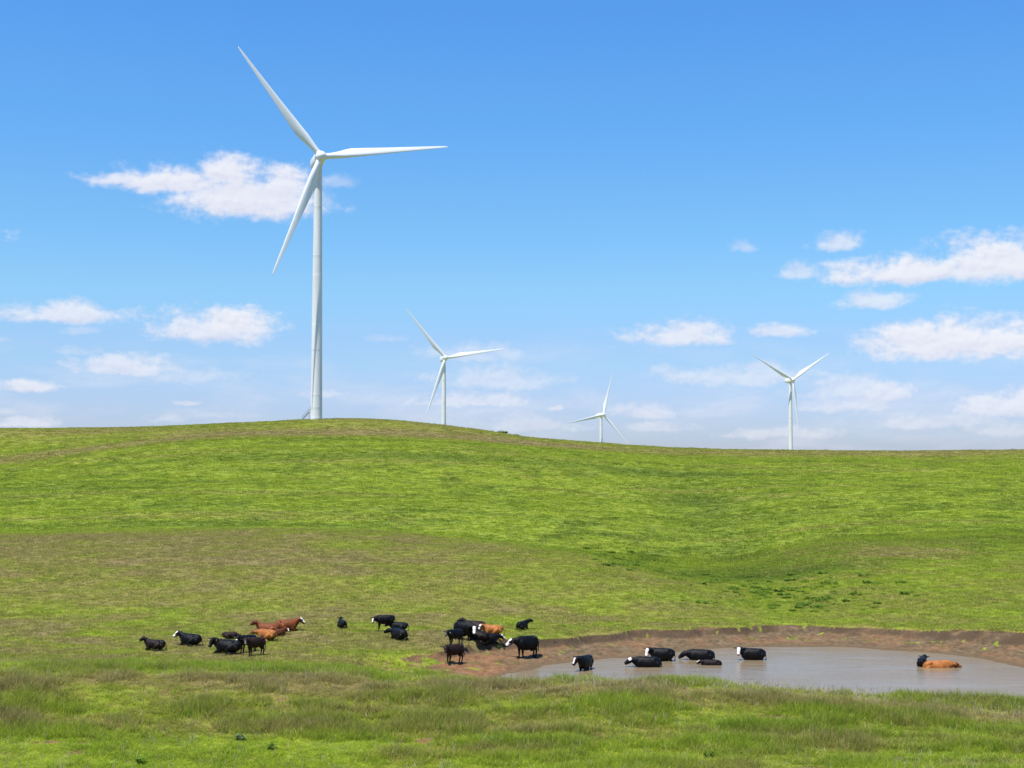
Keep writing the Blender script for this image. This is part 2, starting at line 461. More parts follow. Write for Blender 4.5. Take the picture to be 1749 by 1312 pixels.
# ------------------------------------------------------------------ sward colour, shared by ground and blades
G_LIME = rgb(0.315, 0.395, 0.036)
G_MID = rgb(0.228, 0.318, 0.030)
G_DARK = rgb(0.082, 0.152, 0.020)
G_DRY = rgb(0.300, 0.250, 0.104)
G_STRAW = rgb(0.280, 0.285, 0.058)
def sward(t, dry, lush, pos):
    ps = t.v('MULTIPLY', pos, (1.0, 1.0, 0.0))
    a = t.noise(ps, 0.55, 5, 0.6)
    b = t.noise(t.v('ADD', ps, (31.0, 7.0, 0)), 0.09, 4, 0.55)
    c = t.noise(t.v('ADD', ps, (3.0, 71.0, 0)), 2.6, 3, 0.6)
    green = t.mix(t.ss(t.m('ADD', t.m('MULTIPLY', a, 0.6), t.m('MULTIPLY', b, 0.4)), 0.38, 0.62), G_MID, G_LIME)
    green = t.mix(lush, green, G_DARK)
    d2 = t.m('MULTIPLY_ADD', t.m('SUBTRACT', c, 0.5), 0.9, dry, clamp=True)
    col = t.mix(t.ss(d2, 0.05, 0.45), green, G_STRAW)
    return t.mix(t.ss(d2, 0.40, 0.95), col, G_DRY)

gm, t, out = material('turf_ground')
def attr(t, name, typ='GEOMETRY', o='Fac'):
    n = t.new('ShaderNodeAttribute', attribute_name=name, attribute_type=typ)
    return n.outputs[o]
geo = t.new('ShaderNodeNewGeometry')
pos = geo.outputs['Position']
col = sward(t, attr(t, 'dry'), attr(t, 'lush'), pos)
col = t.mix(1.0, col, rgb(0.80, 0.76, 0.72), 'MULTIPLY')
th = t.ss(t.noise(pos, 1.3, 5, 0.65), 0.48, 0.66)
col = t.mix(t.m('MULTIPLY', th, 0.55), col, rgb(0.150, 0.118, 0.055))
sn = t.noise(pos, 2.1, 8, 0.72)
sn2 = t.noise(pos, 0.35, 3, 0.5)
soil = t.mix(t.ss(sn, 0.30, 0.72), rgb(0.075, 0.052, 0.031), rgb(0.210, 0.148, 0.080))
px_ = t.new('ShaderNodeSeparateXYZ'); t.l.new(pos, px_.inputs[0])
redf = t.m('ADD', t.m('MULTIPLY', t.ss(sn2, 0.40, 0.66), 0.55), t.ss(px_.outputs[0], 6.0, -3.0, 0.0, 0.45))     # red clay at the west end
soil = t.mix(redf, soil, t.mix(t.ss(sn, .3, .7), rgb(0.150, 0.074, 0.036), rgb(0.285, 0.152, 0.072)))
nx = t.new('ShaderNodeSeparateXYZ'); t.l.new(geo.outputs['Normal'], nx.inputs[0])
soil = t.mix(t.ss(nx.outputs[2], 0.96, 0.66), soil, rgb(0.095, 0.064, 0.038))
soil = t.mix(t.m('MULTIPLY', attr(t, 'wet'), 0.75), soil, rgb(0.125, 0.088, 0.048))
mudf = t.ss(t.m('MULTIPLY_ADD', t.m('SUBTRACT', t.noise(pos, 2.2, 4, 0.6), 0.5), 0.7, attr(t, 'mud')), 0.25, 0.6)
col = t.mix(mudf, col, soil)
bp = t.new('ShaderNodeBump'); bp.inputs['Strength'].default_value = 0.9; bp.inputs['Distance'].default_value = 0.16
t.l.new(t.noise(pos, 3.2, 6, 0.7), bp.inputs['Height'])
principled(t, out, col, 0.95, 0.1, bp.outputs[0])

# ------------------------------------------------------------------ the ground: one sheet
ys = np.concatenate([np.linspace(-40, 44, 43), np.linspace(45, 59.5, 30), np.linspace(60, 79, 110), np.linspace(79.12, 112, 470), np.linspace(112.3, 114, 6),
                     np.linspace(114.4, 172, 150), np.linspace(173, 470, 240), np.geomspace(474, 8800, 70)])
tt = np.linspace(-0.66, 0.66, 560)
YY, TT = np.meshgrid(ys, tt, indexing='ij')
XX = TT * (np.maximum(YY, -10) + 32)
hh, mud, wet, sdist = terrain(XX.ravel(), YY.ravel())
dry, lush = zones(XX.ravel(), YY.ravel())
ny, nt = YY.shape
idx = np.arange(ny * nt).reshape(ny, nt)
quads = np.stack([idx[:-1, :-1], idx[:-1, 1:], idx[1:, 1:], idx[1:, :-1]], -1).reshape(-1, 4)
me = mesh_np('ground', np.stack([XX.ravel(), YY.ravel(), hh], -1), quads)
for n_, a_ in (('dry', dry), ('lush', lush), ('mud', mud), ('wet', wet)):
    add_attr(me, n_, a_)
tag(link('ground', me, mat=gm), 'rolling green pasture rising to the skyline behind the pond', 'pasture', kind='structure')

# ------------------------------------------------------------------ pond water
wm, t, out = material('muddy_water')
geo = t.new('ShaderNodeNewGeometry')
pos = geo.outputs['Position']
w1 = t.noise(t.v('MULTIPLY', pos, (0.8, 1.5, 1)), 1.7, 4, 0.6)
w2 = t.noise(t.v('MULTIPLY', pos, (1, 1.6, 1)), 6.5, 3, 0.6)
lanes = t.ss(t.noise(t.v('MULTIPLY', pos, (0.35, 1.0, 1)), 0.22, 4, 0.6), .36, .64, .35, 1.0)
w0 = t.noise(t.v('MULTIPLY', pos, (0.45, 1.0, 1)), 0.75, 3, 0.55)
hgt = t.m('MULTIPLY_ADD', w0, 1.6, t.m('MULTIPLY', lanes, t.m('ADD', t.m('MULTIPLY', w1, 0.6), t.m('MULTIPLY', w2, 0.4))))
bp = t.new('ShaderNodeBump'); bp.inputs['Strength'].default_value = 0.55; bp.inputs['Distance'].default_value = 0.10
t.l.new(hgt, bp.inputs['Height'])
wc = t.mix(t.noise(pos, 0.25, 4, 0.6), rgb(0.195, 0.146, 0.084), rgb(0.240, 0.184, 0.110))
p = principled(t, out, wc, 0.18, 0.5, bp.outputs[0])
p.inputs['IOR'].default_value = 1.33
bm = bmesh.new()
cen = POND.mean(0)
fr = [bm.verts.new((float(cen[0] + (x - cen[0]) * 1.0 + (1.1 if x > cen[0] else -1.1)), float(y + (1.0 if y > cen[1] else -0.9)), 0.0)) for x, y in POND]
bm.faces.new(fr)
me = bpy.data.meshes.new('pond_water'); bm.to_mesh(me); bm.free()
tag(link('pond_water', me, mat=wm), 'muddy brown stock pond with rippled water', 'pond', kind='structure')

# ------------------------------------------------------------------ lofts
def loft(bm, rings, n=12, cap=True):
    """rings: (centre, lateral radius, normal radius); closed tube through them"""
    cs = [Vector(r[0]) for r in rings]
    prev = None; first = None
    for i, (c, rl, rn) in enumerate(rings):
        T = (cs[min(i + 1, len(cs) - 1)] - cs[max(i - 1, 0)]).normalized()
        ref = Vector((0, 0, 1)) if abs(T.z) < 0.85 else Vector((1, 0, 0))
        L = T.cross(ref).normalized(); N = L.cross(T).normalized()
        ring = [bm.verts.new(cs[i] + L * rl * math.cos(2 * math.pi * k / n) + N * rn * math.sin(2 * math.pi * k / n)) for k in range(n)]
        if prev:
            for k in range(n):
                bm.faces.new((prev[k], prev[(k + 1) % n], ring[(k + 1) % n], ring[k]))
        else:
            first = ring
        prev = ring
    if cap:
        bm.faces.new(first[::-1]); bm.faces.new(prev)
def to_mesh(bm, name, mat, smooth=True, auto=None):
    bmesh.ops.recalc_face_normals(bm, faces=bm.faces)
    me = bpy.data.meshes.new(name)
    bm.to_mesh(me); bm.free()
    if smooth: me.polygons.foreach_set('use_smooth', np.ones(len(me.polygons), bool))
    if auto and smooth: me.set_sharp_from_angle(angle=auto)
    me.materials.append(mat)
    return me
def box(bm, lo, hi):
    r = bmesh.ops.create_cube(bm, size=1)
    for v in r['verts']:
        v.co = Vector([lo[k] + (v.co[k] + 0.5) * (hi[k] - lo[k]) for k in range(3)])

# ------------------------------------------------------------------ wind turbines
tm, t, out = material('white_tower_paint')
geo = t.new('ShaderNodeNewGeometry')
oi = t.new('ShaderNodeTexCoord')
st = t.noise(t.v('MULTIPLY', oi.outputs['Object'], (1, 1, 0.05)), 0.9, 4, 0.6)
c0 = t.mix(t.ss(st, 0.35, 0.75), rgb(0.77, 0.76, 0.73), rgb(0.68, 0.67, 0.64))
principled(t, out, c0, 0.40, 0.4)
bmt, t, out = material('white_blade_gelcoat')
oi = t.new('ShaderNodeTexCoord')
st = t.noise(oi.outputs['Object'], 0.5, 3, 0.6)
principled(t, out, t.mix(st, rgb(0.82, 0.82, 0.80), rgb(0.76, 0.76, 0.75)), 0.35, 0.45)
sm_, t, out = material('galvanised_steel')
principled(t, out, rgb(0.30, 0.32, 0.33), 0.5, 0.5)
dk, t, out = material('dark_opening')
principled(t, out, rgb(0.03, 0.03, 0.03), 0.7, 0.3)

def blade_mesh():
    bm = bmesh.new()
    n = 20
    secs = []
    L = 40.6
    for s in np.concatenate([[0, 0.02, 0.05, 0.09, 0.13, 0.17, 0.21, 0.26], np.linspace(0.32, 0.96, 16), [0.98, 0.992, 1.0]]):
        chord = np.interp(s, [0, .05, .10, .16, .21, .27, .35, .5, .7, .9, .975, 1], [1.85, 1.85, 2.25, 2.95, 3.15, 3.0, 2.65, 2.05, 1.45, 0.85, 0.55, 0.12])
        rel = np.interp(s, [0, .05, .1, .16, .21, .3, .5, 1], [1, 1, .72, .46, .36, .28, .21, .16])
        tw = np.interp(s, [0, .1, .21, .35, .6, 1], [15, 15, 12.5, 7.5, 3, 0]) + 2
        roundness = 1 - sstep(np.array(s), 0.04, 0.19)
        xo = np.interp(s, [0, .05, .21, 1], [0.5, 0.5, 0.32, 0.30])
        pre = 0.5 * s * s                        # slight pre-bend upwind
        secs.append((s, chord, rel * chord, tw, float(roundness), xo, pre))
    prev = None
    for (s, ch, th, tw, rd, xo, pre) in secs:
        ring = []
        for k in range(n):
            a = 2 * math.pi * k / n
            cxn = 0.5 - 0.5 * math.cos(a)        # 0 leading edge .. 1 trailing edge
            yt = 5 * 0.2 * (0.2969 * math.sqrt(max(cxn, 0)) - 0.1260 * cxn - 0.3516 * cxn ** 2 + 0.2843 * cxn ** 3 - 0.1036 * cxn ** 4)
            yt = yt / 0.10 * 0.5
            sg = 1 if math.sin(a) >= 0 else -1
            foil = (cxn, sg * yt * th / ch * (1.0 if sg > 0 else 0.8))
            circ = (cxn, 0.5 * math.sin(a) * th / ch)
            px = (circ[0] * rd + foil[0] * (1 - rd) - xo) * ch
            py = (circ[1] * rd + foil[1] * (1 - rd)) * ch
            ca, sa = math.cos(R(tw)), math.sin(R(tw))
            # local: x towards trailing edge (in rotor plane), y upwind, z radial
            ring.append(bm.verts.new((px * ca + py * sa, -px * sa + py * ca + pre, 1.35 + s * L)))
        if prev:
            for k in range(n):
                bm.faces.new((prev[k], prev[(k + 1) % n], ring[(k + 1) % n], ring[k]))
        else:
            bm.faces.new(ring[::-1])
        prev = ring
    bm.faces.new(prev)
    return to_mesh(bm, 'blade', bmt)

def hub_mesh():
    bm = bmesh.new()
    prof = [(-1.5, 1.55), (-1.2, 1.75), (-0.3, 1.82), (0.6, 1.74), (1.3, 1.45), (1.9, 0.95), (2.2, 0.45), (2.28, 0.05)]
    prev = None; n = 28
    for (y, r) in prof:
        ring = [bm.verts.new((r * math.cos(2 * math.pi * k / n), y, r * math.sin(2 * math.pi * k / n))) for k in range(n)]
        if prev:
            for k in range(n):
                bm.faces.new((prev[k], prev[(k + 1) % n], ring[(k + 1) % n], ring[k]))
        else:
            bm.faces.new(ring)
        prev = ring
    bm.faces.new(prev)
    for k in range(3):                            # collars the blades plug into
        a = R(120 * k)
        d = Vector((math.sin(a), 0, math.cos(a)))
        loft(bm, [(d * 0.6, 1.0, 1.0), (d * 1.9, 1.0, 1.0), (d * 2.0, 0.94, 0.94)], 20)
    return to_mesh(bm, 'hub', bmt, auto=R(50))

def nacelle_mesh():
    bm = bmesh.new()
    n = 24
    def ring(y, w, zlo, zhi, e=3.2):
        r = []
        for k in range(n):
            a = 2 * math.pi * k / n
            c, s = math.cos(a), math.sin(a)
            px = math.copysign(abs(c) ** (2 / e), c) * w
            pz = math.copysign(abs(s) ** (2 / e), s)
            r.append(bm.verts.new((px, y, (zlo + zhi) / 2 + pz * (zhi - zlo) / 2)))
        return r
    secs = [(2.4, 1.35, -1.5, 1.45), (2.2, 1.55, -1.75, 1.65), (0.5, 1.75, -1.95, 1.85), (-2.5, 1.75, -1.9, 1.9), (-4.6, 1.65, -1.5, 1.9), (-5.9, 1.45, -0.9, 1.8), (-6.3, 1.2, -0.6, 1.55)]
    prev = None
    for s in secs:
        r = ring(*s)
        if prev:
            for k in range(n):
                bm.faces.new((prev[k], prev[(k + 1) % n], r[(k + 1) % n], r[k]))
        else:
            bm.faces.new(r)
        prev = r
    bm.faces.new(prev)
    box(bm, (-1.0, -5.2, 1.82), (1.0, -3.6, 2.15))   # cooler hump
    return to_mesh(bm, 'nacelle', bmt, auto=R(40))

def tower_mesh(Ht):
    bm = bmesh.new()
    n = 40
    rb, rt = 1.86, 1.22
    zs = [(0, 0)]
    prof = []
    for z in np.linspace(-3.0, Ht - 1.95, 60):
        prof.append((z, rb + (rt - rb) * max(0, z) / Ht))
    for fz in (0.005, 0.047, 0.094, 0.27, 0.36, 0.55, 0.63, 0.82):     # flange seams
        z = fz * Ht
        r = rb + (rt - rb) * z / Ht
        prof += [(z - 0.10, r), (z - 0.08, r + 0.003), (z + 0.08, r + 0.003), (z + 0.10, r)]
    prof.sort()
    prev = None
    for z, r in prof:
        ring = [bm.verts.new((r * math.cos(2 * math.pi * k / n), r * math.sin(2 * math.pi * k / n), z)) for k in range(n)]
        if prev:
            for k in range(n):
                bm.faces.new((prev[k], prev[(k + 1) % n], ring[(k + 1) % n], ring[k]))
        prev = ring
    bm.faces.new(prev)
    return to_mesh(bm, 'tower', tm, auto=R(60))

def stair_mesh():
    """steep open stair with rails, rising towards +x to a door platform"""
    bm = bmesh.new()
    run, rise, w = 2.3, 2.5, 0.9
    for s in (-1, 1):
        loft(bm, [((0, s * w / 2, 0), 0.05, 0.12), ((run, s * w / 2, rise), 0.05, 0.12)], 6)
        loft(bm, [((0, s * w / 2, 1.0), 0.035, 0.035), ((run, s * w / 2, rise + 1.0), 0.035, 0.035), ((run + 1.0, s * w / 2, rise + 1.0), 0.035, 0.035)], 6)
        loft(bm, [((0, s * w / 2, 0.5), 0.025, 0.025), ((run, s * w / 2, rise + 0.5), 0.025, 0.025)], 6)
        for k in range(5):
            f = k / 4
            loft(bm, [((run * f, s * w / 2, rise * f), 0.03, 0.03), ((run * f, s * w / 2, rise * f + 1.0), 0.03, 0.03)], 6)
    for k in range(10):
        f = (k + 0.5) / 10
        box(bm, (run * f - 0.13, -w / 2, rise * f - 0.02), (run * f + 0.13, w / 2, rise * f + 0.02))
    box(bm, (run, -w / 2, rise - 0.06), (run + 1.2, w / 2, rise))
    loft(bm, [((run, -w / 2, rise), .04, .04), ((run, -w / 2, -0.3), .04, .04)], 6)
    loft(bm, [((run, w / 2, rise), .04, .04), ((run, w / 2, -0.3), .04, .04)], 6)
    return to_mesh(bm, 'staircase', sm_, smooth=False)

BLADE, HUB, NAC = blade_mesh(), hub_mesh(), nacelle_mesh()
def turbine(u, v_hub, d, yaw, phi, label):
    t, z = ray(u, v_hub)
    x, hubz = t * d, CAM_H + d * z
    gz = float(terrain(np.array([x]), np.array([d]))[0][0])
    Ht = hubz - gz
    root = bpy.data.objects.new('wind_turbine', None); C.objects.link(root)
    root.empty_display_size = 3
    root.location = (x, d, gz)
    tag(root, label, 'wind turbine', 'wind turbines along the ridge')
    link('tower', tower_mesh(Ht), root)
    tilt = R(5)
    # rotor frame: +Y upwind, tilted up
    base = Matrix.Translation((0, 0, Ht)) @ Matrix.Rotation(R(180 + yaw), 4, 'Z') @ Matrix.Rotation(tilt, 4, 'X')
    na = link('nacelle', NAC, root); na.matrix_local = base
    rot = base @ Matrix.Translation((0, 4.1, 0)) @ Matrix.Rotation(R(phi), 4, 'Y').inverted()
    hb = link('hub', HUB, root); hb.matrix_local = rot
    for k in range(3):
        bl = link('blade', BLADE, root)
        bl.matrix_local = rot @ Matrix.Rotation(R(120 * k), 4, 'Y') @ Matrix.Rotation(R(-1.0), 4, 'X')
    print('turbine', round(x), d, 'height', round(Ht, 1))
    return root, Ht
t1, h1 = turbine(543.6, 274, 446, 19, -38.0, 'tall white wind turbine on the crest of the hill, nearest and largest of the four')
so = link('staircase', stair_mesh(), t1); so.location = (-4.6, 0.6, -0.15); so.rotation_euler = (0, 0, R(-4))
bm = bmesh.new(); box(bm, (-0.06, -0.45, 0), (0.06, 0.45, 2.1))
do = link('door', to_mesh(bm, 'door', sm_, smooth=False), t1); do.location = (-1.83, 0.45, 2.4); do.rotation_euler = (0, 0, R(-14))
turbine(758.2, 613, 958, 18, -39.5, 'smaller white wind turbine rising behind the right shoulder of the hill')
turbine(1026.5, 709, 1360, 30, 17.6, 'smallest distant wind turbine with one blade pointing almost straight up')
turbine(1349.5, 650, 1130, 22, -62.2, 'distant wind turbine with two blades raised in a V above the right ridge')

# ------------------------------------------------------------------ cattle
cm, t, out = material('cattle_coat')
co = attr(t, 'coat', o='Color')
tcn = t.new('ShaderNodeTexCoord')
n_ = t.noise(tcn.outputs['Object'], 5.0, 5, 0.65)
n2 = t.noise(tcn.outputs['Object'], 26.0, 3, 0.6)
cc = t.mix(t.m('MULTIPLY', t.ss(n_, 0.40, 0.66), 0.75), co, t.mix(1.0, co, rgb(1.7, 1.6, 1.55), 'MULTIPLY'))
bp = t.new('ShaderNodeBump'); bp.inputs['Strength'].default_value = 0.6; bp.inputs['Distance'].default_value = 0.035
t.l.new(t.m('ADD', n2, t.m('MULTIPLY', n_, 1.5)), bp.inputs['Height'])
principled(t, out, cc, 0.40, 0.16, bp.outputs[0])
ym, t, out = material('yellow_tag_plastic')
principled(t, out, rgb(0.75, 0.55, 0.03), 0.5, 0.4)
wmt, t, out = material('white_tag_plastic')
principled(t, out, rgb(0.75, 0.75, 0.70), 0.5, 0.4)

def cow_shape(pose, hyaw, npitch, hpitch, hturn, side, calf, seed):
    """lofted skeleton of one animal, +x forward; returns bmesh and the head frame"""
    rnd = random.Random(seed)
    bm = bmesh.new()
    slim = 0.86 if calf else 1.0
    lying = pose == 'lie'
    dz = -0.505 if lying else 0.0
    wid = 1.16 if lying else 1.0
    tor = [(-0.90, 1.07, .12, .12), (-0.84, 1.05, .23, .19), (-0.70, 1.01, .33, .265), (-0.45, .965, .38, .30), (-0.15, .925, .43, .345), (.15, .925, .43, .345),
           (.42, .955, .41, .30), (.62, .985, .355, .25), (.76, .99, .27, .19), (.84, 1.0, .17, .12)]
    rings = []
    for (x, z, hz, hy) in tor:
        top = z + hz
        hz2 = hz * (0.90 if calf else 1.0) * (0.93 if lying else 1.0)
        zc = top - hz2
        rings.append(((x, 0.0, zc + dz), hy * slim * wid, hz2))
    loft(bm, rings, 18)
    # hips, withers, brisket
    for s in (-1, 1):
        loft(bm, [((-.62, s * .17 * slim, 1.20 + dz), .06, .06), ((-.52, s * .20 * slim, 1.22 + dz), .085, .08), ((-.38, s * .17 * slim, 1.22 + dz), .05, .05)], 8)
        loft(bm, [((-.56, s * .215 * slim * wid, 1.22 + dz), .03, .03), ((-.50, s * .235 * slim * wid, 1.235 + dz), .07, .055), ((-.40, s * .22 * slim * wid, 1.20 + dz), .03, .03)], 8)
        loft(bm, [((.58, s * .12 * slim, 1.24 + dz), .05, .08), ((.56, s * .20 * slim * wid, 1.08 + dz), .07, .13), ((.60, s * .235 * slim * wid, .90 + dz), .075, .12), ((.66, s * .19 * slim, .78 + dz), .05, .07)], 10)
        loft(bm, [((-.72, s * .12 * slim, 1.12 + dz), .09, .16), ((-.66, s * .22 * slim * wid, .96 + dz), .11, .19), ((-.60, s * .22 * slim * wid, .80 + dz), .09, .15)], 10)
    loft(bm, [((.35, 0, 1.27 + dz), .08, .08), ((.52, 0, 1.28 + dz), .12, .11), ((.72, 0, 1.24 + dz), .08, .08)], 8)
    # neck
    HS = 1.22 if not calf else 1.16                # head drawn a little large, ears wide
    nb = Vector((.60, 0, 1.10 + dz)); cy, sy = math.cos(R(hyaw)), math.sin(R(hyaw))
    cp, sp = math.cos(R(npitch)), math.sin(R(npitch))
    nl = 0.47
    mid = nb + Vector((nl * 0.5 * cp, nl * 0.5 * cp * math.sin(R(hyaw * 0.45)), nl * 0.5 * sp))
    poll = mid + Vector((nl * 0.5 * cp * cy, nl * 0.5 * cp * sy, nl * 0.5 * sp + .03))
    loft(bm, [(nb - Vector((.14, 0, .06)), .23 * slim, .34), ((nb + mid) / 2 - Vector((0, 0, .03)), .20 * slim, .30), (mid - Vector((0, 0, .02)), .175 * slim, .25), ((mid + poll) / 2, .15, .20), (poll, .12, .15)], 14)
    # head
    hy_ = R(hyaw + hturn)
    hd = Vector((math.cos(R(hpitch)) * math.cos(hy_), math.cos(R(hpitch)) * math.sin(hy_), math.sin(R(hpitch))))
    lat = Vector((-math.sin(hy_), math.cos(hy_), 0))
    nrm = hd.cross(lat).normalized()               # towards forehead
    if nrm.z < 0: nrm = -nrm
    hl = (0.45 if not calf else 0.39) * HS
    q = HS * 1.02
    loft(bm, [(poll - hd * .07 + nrm * .03, .07 * q, .07 * q), (poll + nrm * .03, .118 * q, .115 * q), (poll + hd * .14 * q + nrm * .012, .124 * q, .138 * q), (poll + hd * hl * .52, .096 * q, .118 * q),
              (poll + hd * hl * .75 - nrm * .005, .082 * q, .094 * q), (poll + hd * hl * .92 - nrm * .008, .092 * q, .086 * q), (poll + hd * hl - nrm * .01, .062 * q, .055 * q)], 14)
    for s in (-1, 1):
        e0 = poll + lat * s * .10 * q + nrm * .03
        tip = e0 + lat * s * .25 * q - hd * .05 - Vector((0, 0, .02))
        m1 = e0.lerp(tip, .5)
        loft(bm, [(e0, .035, .032), (m1 - hd * .01, .088, .036), (e0.lerp(tip, .8), .068, .03), (tip, .022, .02)], 8)
        ey = poll + hd * .20 * q + lat * s * .107 * q + nrm * .045 * q
        loft(bm, [(ey - hd * .025, .012, .012), (ey, .028, .028), (ey + hd * .025, .012, .012)], 8)
    # legs
    def thick(rings, k=1.18):
        return [(c_, a_ * k, b_ * k) for c_, a_, b_ in rings]
    if not lying:
        for s in (-1, 1):
            w = rnd.uniform(-.10, .10)
            loft(bm, thick([((.50, s * .15, .98), .10, .15), ((.52, s * .165 * slim, .74), .085, .115), ((.53 + w * .4, s * .155 * slim, .46), .058, .066), ((.54 + w * .5, s * .15 * slim, .40), .056, .062),
                      ((.545 + w * .8, s * .15 * slim, .20), .038, .043), ((.55 + w, s * .15 * slim, .11), .046, .052), ((.57 + w, s * .15 * slim, .055), .048, .055), ((.59 + w, s * .15 * slim, 0), .055, .068)]), 10)
            w = rnd.uniform(-.13, .10)
            loft(bm, thick([((-.62, s * .14, 1.02), .13, .22), ((-.58, s * .175 * slim, .80), .115, .19), ((-.60 + w * .3, s * .17 * slim, .62), .075, .115), ((-.74 + w * .6, s * .155 * slim, .45), .05, .066),
                      ((-.75 + w * .7, s * .15 * slim, .38), .045, .056), ((-.715 + w * .9, s * .15 * slim, .20), .040, .045), ((-.70 + w, s * .15 * slim, .10), .047, .052), ((-.67 + w, s * .15 * slim, 0), .055, .066)]), 10)
        if not calf:
            loft(bm, [((-.40, 0, .55), .12, .10), ((-.38, 0, .47), .12, .09), ((-.36, 0, .42), .07, .05)], 10)
        loft(bm, [((-.86, 0, 1.25), .035, .035), ((-.94, 0.01, 1.12), .035, .03), ((-.965, .02, .85), .028, .026), ((-.95, .03, .58), .042, .04), ((-.94, .03, .40), .03, .03)], 8)
    else:
        for s in (-1, 1):
            f = rnd.uniform(-.05, .08)
            loft(bm, [((.42, s * .20, .48), .13, .17), ((.45, s * .27, .25), .10, .12), ((.72 + f, s * .25, .12), .07, .075), ((.86 + f, s * .22, .10), .062, .062),
                      ((.70 + f, s * .20, .05), .045, .045), ((.55, s * .20, .045), .05, .05)], 10)
        s = side
        loft(bm, [((-.55, s * .20, .50), .16, .22), ((-.30, s * .36, .38), .13, .19), ((-.10, s * .43, .23), .10, .12), ((-.32, s * .47, .12), .075, .085), ((-.56, s * .48, .075), .06, .06),
                  ((-.36, s * .54, .05), .045, .045), ((-.20, s * .57, .045), .05, .048), ((-.10, s * .58, .04), .055, .045)], 10)
        loft(bm, [((-.60, -s * .16, .40), .15, .20), ((-.35, -s * .30, .20), .10, .13), ((-.15, -s * .30, .10), .07, .07)], 10)
        loft(bm, [((-.86, 0, .74), .035, .035), ((-.97, -s * .05, .55), .034, .03), ((-1.0, -s * .12, .25), .03, .028), ((-.95, -s * .22, .06), .045, .04), ((-.85, -s * .3, .04), .03, .03)], 8)
    return bm, (poll, hd, lat, nrm, hl / HS, HS)

